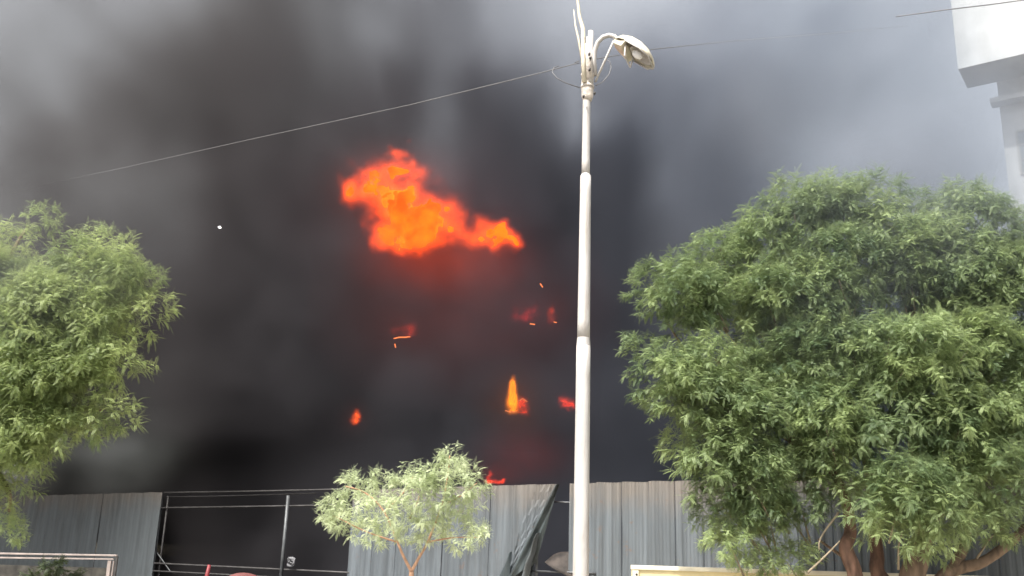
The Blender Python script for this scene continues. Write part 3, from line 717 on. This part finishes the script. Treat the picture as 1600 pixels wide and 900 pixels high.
def volume_material(name, color, density, aniso=0.0, emit=None, strength=0.0):
    m = bpy.data.materials.new(name); m.use_nodes = True; N = m.node_tree.nodes; L = m.node_tree.links; N.clear()
    o = N.new('ShaderNodeOutputMaterial'); v = N.new('ShaderNodeVolumePrincipled')
    v.inputs['Color'].default_value = (*color, 1); v.inputs['Anisotropy'].default_value = aniso
    at = N.new('ShaderNodeAttribute'); at.attribute_name = 'density'
    mu = N.new('ShaderNodeMath'); mu.operation = 'MULTIPLY'; mu.inputs[1].default_value = density
    v.inputs['Density Attribute'].default_value = ''
    L.new(at.outputs['Fac'], mu.inputs[0]); L.new(mu.outputs[0], v.inputs['Density'])
    if emit:
        v.inputs['Emission Color'].default_value = (*emit, 1)
        m2 = N.new('ShaderNodeMath'); m2.operation = 'MULTIPLY'; m2.inputs[1].default_value = strength
        L.new(at.outputs['Fac'], m2.inputs[0]); L.new(m2.outputs[0], v.inputs['Emission Strength'])
    L.new(v.outputs[0], o.inputs['Volume']); return m

def voxel_object(name, dens, lo, hi, m, parent=None, iso=None, iso_mat=None):
    """dens[x,y,z] on the box lo..hi -> an object whose geometry is a fog volume (or, with iso, the surface of that cloud)"""
    nx, ny, nz = dens.shape
    me = bpy.data.meshes.new(name); me.vertices.add(nx * ny * nz)
    at = me.attributes.new('dens', 'FLOAT', 'POINT'); at.data.foreach_set('value', np.ascontiguousarray(dens, dtype=np.float32).ravel())
    use = iso_mat if iso is not None else m
    me.materials.append(use)
    o = link(name, me, parent)
    g = bpy.data.node_groups.new(name + '_grid', 'GeometryNodeTree'); g.is_modifier = True
    g.interface.new_socket('Geometry', in_out='INPUT', socket_type='NodeSocketGeometry')
    g.interface.new_socket('Geometry', in_out='OUTPUT', socket_type='NodeSocketGeometry')
    N = g.nodes; L = g.links
    gi = N.new('NodeGroupInput'); go = N.new('NodeGroupOutput')
    vc = N.new('GeometryNodeVolumeCube')
    off = -parent_world(parent) if parent is not None else Vector((0, 0, 0))
    lo2 = Vector(lo) ; hi2 = Vector(hi)
    vc.inputs['Min'].default_value = lo2; vc.inputs['Max'].default_value = hi2
    vc.inputs['Resolution X'].default_value = nx; vc.inputs['Resolution Y'].default_value = ny; vc.inputs['Resolution Z'].default_value = nz
    pos = N.new('GeometryNodeInputPosition'); idx = None; prev = None
    sep = N.new('ShaderNodeSeparateXYZ')
    def math_(op, a, b_=None, c_=None):
        n = N.new('ShaderNodeMath'); n.operation = op
        for i, q in enumerate((a, b_, c_)):
            if q is None: continue
            if isinstance(q, (int, float)): n.inputs[i].default_value = q
            else: L.new(q, n.inputs[i])
        return n.outputs[0]
    L.new(pos.outputs[0], sep.inputs[0]); ii = []
    for a in range(3):
        n_ = (nx, ny, nz)[a]; k = (n_ - 1) / (hi2[a] - lo2[a])
        v = math_('MULTIPLY_ADD', sep.outputs[a], k, -lo2[a] * k)
        v = math_('ROUND', v); v = math_('MAXIMUM', v, 0.0); v = math_('MINIMUM', v, float(n_ - 1)); ii.append(v)
    s1 = math_('MULTIPLY_ADD', ii[0], float(ny), ii[1])
    fi = N.new('FunctionNodeFloatToInt'); L.new(s1, fi.inputs[0])
    im = N.new('FunctionNodeIntegerMath'); im.operation = 'MULTIPLY_ADD'
    fz = N.new('FunctionNodeFloatToInt'); L.new(ii[2], fz.inputs[0])
    L.new(fi.outputs[0], im.inputs[0]); im.inputs[1].default_value = nz; L.new(fz.outputs[0], im.inputs[2])
    na = N.new('GeometryNodeInputNamedAttribute'); na.data_type = 'FLOAT'; na.inputs['Name'].default_value = 'dens'
    si = N.new('GeometryNodeSampleIndex'); si.data_type = 'FLOAT'; si.domain = 'POINT'
    L.new(gi.outputs[0], si.inputs['Geometry']); L.new(na.outputs['Attribute'], si.inputs['Value']); L.new(im.outputs[0], si.inputs['Index'])
    L.new(si.outputs[0], vc.inputs['Density'])
    sm = N.new('GeometryNodeSetMaterial'); sm.inputs['Material'].default_value = use
    geo = vc.outputs[0]
    if iso is not None:
        vm = N.new('GeometryNodeVolumeToMesh'); vm.inputs['Threshold'].default_value = iso; L.new(geo, vm.inputs[0]); geo = vm.outputs[0]
        sh = N.new('GeometryNodeSetShadeSmooth'); L.new(geo, sh.inputs[0]); geo = sh.outputs[0]
    L.new(geo, sm.inputs['Geometry']); L.new(sm.outputs[0], go.inputs[0])
    md = o.modifiers.new('grid', 'NODES'); md.node_group = g
    return o

# --- the smoke: thickness read off a handful of soft control points, then broken up with noise in three dimensions
SY = 32.0
ctrl = [(-300, 0, .8), (-300, 400, 1.6), (-300, 800, 3), (0, 0, .9), (0, 150, 1.1), (0, 300, 1.4), (0, 450, 1.8), (0, 700, 4), (150, 50, 1.0), (150, 200, 1.3), (170, 330, 1.9),
        (300, 80, 1.7), (270, 200, 2.3), (250, 350, 3.4), (250, 550, 4.5), (300, 700, 7), (420, 60, 1.9), (420, 200, 3), (420, 400, 5), (450, 600, 7),
        (560, 50, 1.4), (560, 150, 2.3), (500, 300, 4.5), (700, 60, 1.6), (700, 180, 2.6), (700, 300, 4.5), (800, 50, 1.3), (860, 10, .7), (940, 0, .15), (870, -20, .3), (1000, 10, .35),
        (900, 100, 1.6), (900, 200, 2.7), (900, 400, 6), (1050, 60, 1.5), (1050, 200, 2.2), (1050, 350, 3.6), (1000, 600, 8), (650, 500, 8), (800, 600, 8), (600, 750, 9), (900, 750, 9),
        (1200, 80, 1.4), (1200, 200, 1.7), (1200, 300, 2.3), (1350, 60, 1.0), (1350, 200, 1.3), (1350, 290, 1.5), (1200, 500, 4), (1200, 750, 6),
        (1450, 60, .8), (1500, 110, 1.0), (1545, 60, .2), (1545, 140, .6), (150, 650, 7), (60, 720, 7), (100, 800, 7), (100, 880, 7), (400, 860, 8), (700, 880, 8), (-200, 880, 5), (1450, 150, 1.1), (1450, 260, 1.5), (1510, 30, .4), (1620, 50, .03), (1540, 220, .8), (1640, 200, .06), (1585, 230, .12), (1600, 120, .08), (1590, 290, .2), (1600, 450, 1.0), (1500, 750, 3), (1800, 300, .1), (1800, 700, .5),
        (0, -300, .5), (400, -300, .9), (800, -300, .6), (1200, -300, .8), (1600, -300, .05)]
cw = np.array([[W(x, y, SY).x, W(x, y, SY).z, t * (.42 if y < 0 else .84 if y < 130 else .95 if y < 260 else 1.1 if y < 330 else 2.0) * (.85 if x <= 200 and y < 500 else 1.35 if x <= 300 and y < 300 else 1.8 if 560 <= x <= 800 and 100 < y < 300 else 1.4 if 1050 <= x <= 1450 and -10 < y < 300 else 1)] for x, y, t in ctrl])
SLO, SHI, SV = (-30.0, 24.5, 0.0), (30.0, 41.5, 34.0), 0.42
sn = [int((SHI[i] - SLO[i]) / SV) for i in range(3)]
xs_ = np.linspace(SLO[0], SHI[0], sn[0]); ys_ = np.linspace(SLO[1], SHI[1], sn[1]); zs_ = np.linspace(SLO[2], SHI[2], sn[2])
size = [SHI[i] - SLO[i] for i in range(3)]
XX, ZZ = np.meshgrid(xs_, zs_, indexing='ij')
num = 0; den = 0
for x, z, t in cw:
    k = 1 / ((XX - x) ** 2 + (ZZ - z) ** 2 + 1.2) ** 1.9
    num = num + k * math.log(t); den = den + k
tau = np.exp(num / den)
def warp_lookup(grid2, dx, dz):
    ix = np.clip(np.arange(sn[0])[:, None, None] + dx / SV, 0, sn[0] - 1.01); iz = np.clip(np.arange(sn[2])[None, None, :] + dz / SV, 0, sn[2] - 1.01)
    x0 = ix.astype(int); z0 = iz.astype(int); fx = ix - x0; fz = iz - z0
    g = grid2
    return (g[x0, z0] * (1 - fx) * (1 - fz) + g[x0 + 1, z0] * fx * (1 - fz) + g[x0, z0 + 1] * (1 - fx) * fz + g[x0 + 1, z0 + 1] * fx * fz)
dx = (fbm(sn, size, 9, 3) - .5) * 9; dz = (fbm(sn, size, 9, 3) - .5) * 9
T3 = warp_lookup(tau, dx, dz)
n1 = fbm(sn, (size[0], size[1] / 2.5, size[2]), 5.5, 4, .5); n1 = np.clip((n1 - .5) * 2.9 + .5, 0, 1)
prof = np.clip(1 - np.abs((ys_ - 31.5) / 7.2), 0, 1); prof = prof * prof * (3 - 2 * prof); prof = prof / (prof.sum() * SV)
n2 = fbm(sn, (size[0], size[1] / 5, size[2]), 3.0, 4, .55); n2 = 1 - np.clip(np.abs(n2 - .5) * 5.5, 0, 1)     # rounded lobes with creases
low = 1 + 1.5 * np.clip((5 - zs_[None, None, :]) / 5, 0, 1)
dens = T3 * low * (1.28 - .62 * n2) * prof[None, :, None] * (.28 + 1.40 * n1)
behind = ((xs_[:, None, None] - FP0.x) * -FN.x + (ys_[None, :, None] - FP0.y) * -FN.y) + 0 * zs_[None, None, :]
dens *= np.maximum(np.clip((behind - .3) / .9, 0, 1), np.clip((zs_[None, None, :] - 4.2) / 2, 0, 1))
SMOKE_K = 1.0
smoke = empty('smoke', (0, 33, 0)); tag(smoke, 'huge bank of dark grey smoke filling the air behind the fence', 'smoke', None, 'stuff')
vs_ = volume_material('dark_smoke', (0.132, 0.130, 0.145), SMOKE_K, 0.1)
vn = vs_.node_tree.nodes; vl = vs_.node_tree.links; pv = next(n for n in vn if n.type == 'PRINCIPLED_VOLUME')
ge = vn.new('ShaderNodeNewGeometry'); sx = vn.new('ShaderNodeSeparateXYZ'); vl.new(ge.outputs['Position'], sx.inputs[0])
def side_ramp(left, right, sock):      # the bank is browner smoke on its left and bluer smoke on its right
    mr = vn.new('ShaderNodeMapRange'); mr.inputs['From Min'].default_value = -9; mr.inputs['From Max'].default_value = 9; vl.new(sx.outputs[0], mr.inputs['Value'])
    mx = vn.new('ShaderNodeMix'); mx.data_type = 'RGBA'; mx.inputs[6].default_value = (*left, 1); mx.inputs[7].default_value = (*right, 1)
    vl.new(mr.outputs[0], mx.inputs['Factor']); vl.new(mx.outputs[2], pv.inputs[sock])
side_ramp((.112, .104, .113), (.102, .115, .145), 'Color')
side_ramp((.015, .014, .008), (0, .004, .016), 'Absorption Color')
voxel_object('smoke_cloud', dens, SLO, SHI, vs_, None)
o = bpy.data.objects['smoke_cloud']; tag(o, kind='stuff'); o.parent = smoke; o.location = (0, -33, 0)

# --- flames
FSEED = 8
def flame(name, label, blobs, Y, depth, vox, emis, gas, noise_amp=.35, nscale=1.2, strength=1.0, iso=.5, group=None, halo=()):
    """blobs: (px, py, rx, ry, weight) in the picture's scale, given real depth around distance Y"""
    global rng
    rng = np.random.default_rng(FSEED + int(blobs[0][0]))
    sc = Y / FPX
    cs = [(W(x, y, Y), rx * sc, ry * sc, wt) for x, y, rx, ry, wt in blobs]
    lo = [min(c.x - rx * 2.2 for c, rx, ry, w_ in cs), Y - depth * 2, min(c.z - ry * 2.2 for c, rx, ry, w_ in cs)]
    hi = [max(c.x + rx * 2.2 for c, rx, ry, w_ in cs), Y + depth * 2, max(c.z + ry * 2.2 for c, rx, ry, w_ in cs)]
    mg = 1.9 if depth > .4 else .95
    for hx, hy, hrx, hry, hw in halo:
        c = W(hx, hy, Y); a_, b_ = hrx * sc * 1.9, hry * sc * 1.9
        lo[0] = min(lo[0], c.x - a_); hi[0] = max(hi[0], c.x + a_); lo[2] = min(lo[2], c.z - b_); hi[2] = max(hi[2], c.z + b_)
    n = [max(8, int((hi[i] - lo[i]) / vox)) for i in range(3)]
    x, y, z = [np.linspace(lo[i], hi[i], n[i]) for i in range(3)]
    X, Yg, Z = np.meshgrid(x, y, z, indexing='ij'); sz = [hi[i] - lo[i] for i in range(3)]
    wx = (fbm(n, sz, nscale, 5, .62) - .5) * noise_amp * 3.0; wz = (fbm(n, sz, nscale, 5, .62) - .5) * noise_amp * 3.0
    d = 0
    for c, rx, ry, wt in cs:
        q = ((X + wx - c.x) / rx) ** 2 + ((Yg - Y) / depth) ** 2 + ((Z + wz - c.z) / ry) ** 2
        d = d + wt * np.exp(-q * .9)
    nz_ = fbm(n, sz, nscale * .45, 4, .6)
    d = np.clip(d * np.clip((.5 + 3.2 * (nz_ - .43)), .06, 1.5), 0, 2)
    e = empty(name, (sum((c for c, *_ in cs), Vector()) / len(cs))); tag(e, label, 'fire', group)
    mi = bpy.data.materials.new(name + '_glow'); mi.use_nodes = True; N = mi.node_tree.nodes; L = mi.node_tree.links; N.clear()
    out_ = N.new('ShaderNodeOutputMaterial'); em = N.new('ShaderNodeEmission'); tc = N.new('ShaderNodeTexCoord'); ns = N.new('ShaderNodeTexNoise')
    ns.inputs['Scale'].default_value = 1.3; ns.inputs['Detail'].default_value = 4; L.new(tc.outputs['Object'], ns.inputs['Vector'])
    cr = N.new('ShaderNodeValToRGB'); L.new(ns.outputs['Fac'], cr.inputs['Fac'])
    cr.color_ramp.elements[0].position = .36; cr.color_ramp.elements[1].position = .6
    cr.color_ramp.elements[0].color = (emis[0] * .62, emis[1] * .42, emis[2] * .5, 1); cr.color_ramp.elements[1].color = (*emis, 1)
    L.new(cr.outputs[0], em.inputs['Color']); em.inputs['Strength'].default_value = strength; L.new(em.outputs[0], out_.inputs['Surface'])
    o1 = voxel_object('flame_tongues', d, lo, hi, None, None, iso, mi); o1.parent = e; o1.location = -e.location
    gm = volume_material(name + '_gas_glow', (.2, .1, .08), .25, 0, gas, 1.0)
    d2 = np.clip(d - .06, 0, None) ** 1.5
    for hx, hy, hrx, hry, hw in halo:  # halo: added emission standing in for firelight scattered by the smoke
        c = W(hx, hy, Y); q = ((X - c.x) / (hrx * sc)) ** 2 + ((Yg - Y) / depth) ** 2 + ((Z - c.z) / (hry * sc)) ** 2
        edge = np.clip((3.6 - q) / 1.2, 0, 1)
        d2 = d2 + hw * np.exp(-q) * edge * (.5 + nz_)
    o2 = voxel_object('burning_gas_and_glow', d2, lo, hi, gm, None); o2.parent = e; o2.location = -e.location; o2['kind'] = 'stuff'
    return e
ORANGE = (1.0, .040, .0004)
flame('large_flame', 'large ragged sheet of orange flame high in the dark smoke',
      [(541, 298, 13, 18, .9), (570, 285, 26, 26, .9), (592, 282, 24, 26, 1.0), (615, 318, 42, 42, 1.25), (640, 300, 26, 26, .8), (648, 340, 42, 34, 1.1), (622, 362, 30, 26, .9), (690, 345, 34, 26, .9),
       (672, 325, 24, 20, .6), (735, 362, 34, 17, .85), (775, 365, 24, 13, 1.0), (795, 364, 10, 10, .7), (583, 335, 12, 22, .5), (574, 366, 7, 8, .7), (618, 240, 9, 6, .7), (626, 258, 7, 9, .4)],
      26.6, .55, .065, ORANGE, (3.4, .24, .006), .5, 1.3, 4.0, .95, None, [(690, 405, 100, 46, .038), (620, 290, 80, 55, .016), (720, 480, 160, 105, .0095)])  # last list: wide red halos, scattered firelight put in as emission
fl = 'small fires burning inside the smoke'
SF = [
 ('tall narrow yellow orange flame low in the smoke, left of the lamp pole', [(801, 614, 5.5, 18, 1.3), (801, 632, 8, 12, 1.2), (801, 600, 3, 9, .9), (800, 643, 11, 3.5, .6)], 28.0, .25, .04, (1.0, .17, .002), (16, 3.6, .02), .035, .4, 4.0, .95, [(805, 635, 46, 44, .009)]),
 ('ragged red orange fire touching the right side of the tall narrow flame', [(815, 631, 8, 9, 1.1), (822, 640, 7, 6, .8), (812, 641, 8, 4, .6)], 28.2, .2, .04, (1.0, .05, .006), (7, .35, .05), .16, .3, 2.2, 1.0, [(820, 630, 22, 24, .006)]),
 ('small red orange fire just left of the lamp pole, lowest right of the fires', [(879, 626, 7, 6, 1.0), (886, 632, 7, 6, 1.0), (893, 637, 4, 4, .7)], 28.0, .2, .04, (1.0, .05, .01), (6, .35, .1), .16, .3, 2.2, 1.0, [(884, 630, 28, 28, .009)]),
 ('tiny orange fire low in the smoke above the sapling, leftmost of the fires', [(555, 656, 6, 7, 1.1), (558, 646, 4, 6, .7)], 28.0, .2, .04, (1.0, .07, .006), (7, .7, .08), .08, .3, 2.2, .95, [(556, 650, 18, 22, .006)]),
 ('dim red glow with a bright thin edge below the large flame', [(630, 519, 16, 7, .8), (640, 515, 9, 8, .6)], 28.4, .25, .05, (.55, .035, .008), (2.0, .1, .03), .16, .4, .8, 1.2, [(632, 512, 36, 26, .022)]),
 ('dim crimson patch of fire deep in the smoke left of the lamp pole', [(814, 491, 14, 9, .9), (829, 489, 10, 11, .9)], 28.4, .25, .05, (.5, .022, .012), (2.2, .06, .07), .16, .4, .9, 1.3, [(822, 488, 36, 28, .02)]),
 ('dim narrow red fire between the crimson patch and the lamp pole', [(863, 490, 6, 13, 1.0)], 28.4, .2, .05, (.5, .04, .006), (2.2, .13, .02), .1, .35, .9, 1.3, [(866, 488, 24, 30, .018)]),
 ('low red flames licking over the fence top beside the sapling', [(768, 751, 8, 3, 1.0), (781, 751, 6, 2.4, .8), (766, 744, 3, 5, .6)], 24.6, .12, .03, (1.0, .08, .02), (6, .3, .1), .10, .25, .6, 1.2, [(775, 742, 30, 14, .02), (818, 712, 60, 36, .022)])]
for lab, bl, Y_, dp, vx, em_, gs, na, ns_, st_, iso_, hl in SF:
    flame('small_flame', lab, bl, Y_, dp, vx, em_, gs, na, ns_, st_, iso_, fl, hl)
# glowing edges of burning beams and slats
def ember(pts, r, label, Y, col=(1.0, .25, .07), st=1.2):
    if not hasattr(ember, 'm'):
        m = bpy.data.materials.new('ember'); m.use_nodes = True; N = m.node_tree.nodes; N.clear(); o_ = N.new('ShaderNodeOutputMaterial'); e_ = N.new('ShaderNodeEmission')
        e_.inputs['Color'].default_value = (*col, 1); e_.inputs['Strength'].default_value = st; m.node_tree.links.new(e_.outputs[0], o_.inputs[0]); ember.m = m
    b = MB(); P = [W(x, y, Y) for x, y in pts]; b.tube(P, [r * .6 * (.6 + .4 * math.sin(math.pi * (i + .5) / len(P))) for i in range(len(P))], 6)
    return tag(b.build('glowing_beam', ember.m), label, 'ember')
ember([(615, 529), (624, 527), (633, 527), (641, 526)], .035, 'thin glowing horizontal beam edge in the dim red glow below the large flame', 27.3)
ember([(617, 537), (618, 543)], .035, 'short glowing vertical stub under the thin glowing beam edge', 27.3)
ember([(828, 506), (836, 507)], .035, 'small bright ember under the dim crimson patch', 27.3)
ember([(865, 503), (870, 504)], .022, 'faint ember under the dim narrow red fire', 27.3)
ember([(844, 443), (848, 449)], .03, 'tiny pale ember alone high above the crimson patch', 27.3)
ember([(789, 641), (797, 644), (806, 643)], .03, 'curved glowing slat at the foot of the tall narrow flame', 27.6)
ember([(810, 626), (817, 623), (824, 628)], .028, 'curved glowing slat over the ragged fire beside the tall flame', 27.6)

# thin smoke drifting through the top of the large tree
vlo, vhi = (W(1000, 300, 16).x, 12.6, 3.5), (W(1800, 300, 16).x, 19.5, 15.5)
n_ = [int((vhi[i] - vlo[i]) / .3) for i in range(3)]; sz_ = [vhi[i] - vlo[i] for i in range(3)]
f_ = fbm(n_, sz_, 2.6, 4, .55); f_ = np.clip((f_ - .42) * 3, 0.14, 1)
ex = np.linspace(0, 1, n_[0])[:, None, None]; ey = np.linspace(-1, 1, n_[1])[None, :, None]; ez = np.linspace(0, 1, n_[2])[None, None, :]
env = np.clip(ex * 1.6, 0, 1) * (1 - ey ** 2) * np.clip(ez * 3, 0, 1) * np.clip((1 - ez) * 3, 0, 1) * np.clip(1 - (ex - .55) * 2.4, .25, 1)
o = voxel_object('drifting_smoke', f_ * env, vlo, vhi, volume_material('thin_smoke', (.62, .68, .78), .38, .2))
tag(o, 'thin pale blue smoke drifting through the top of the large tree', 'smoke', None, 'stuff')

vlo, vhi = (W(-150, 300, 11.5).x, 10.6, 3.6), (W(330, 300, 11.5).x, 12.6, 7.4)
n_ = [int((vhi[i] - vlo[i]) / .2) for i in range(3)]; sz_ = [vhi[i] - vlo[i] for i in range(3)]
f_ = np.clip((fbm(n_, sz_, 1.6, 4, .55) - .42) * 3, .0, 1)
ex = np.linspace(-1, 1, n_[0])[:, None, None]; ey = np.linspace(-1, 1, n_[1])[None, :, None]; ez = np.linspace(-1, 1, n_[2])[None, None, :]
o = voxel_object('drifting_smoke', f_ * (1 - ex ** 2) * (1 - ey ** 2) * (1 - ez ** 2), vlo, vhi, volume_material('thin_grey_smoke', (.4, .41, .42), .55, .2))
tag(o, 'thin grey smoke drifting past the top of the left tree', 'smoke', None, 'stuff')
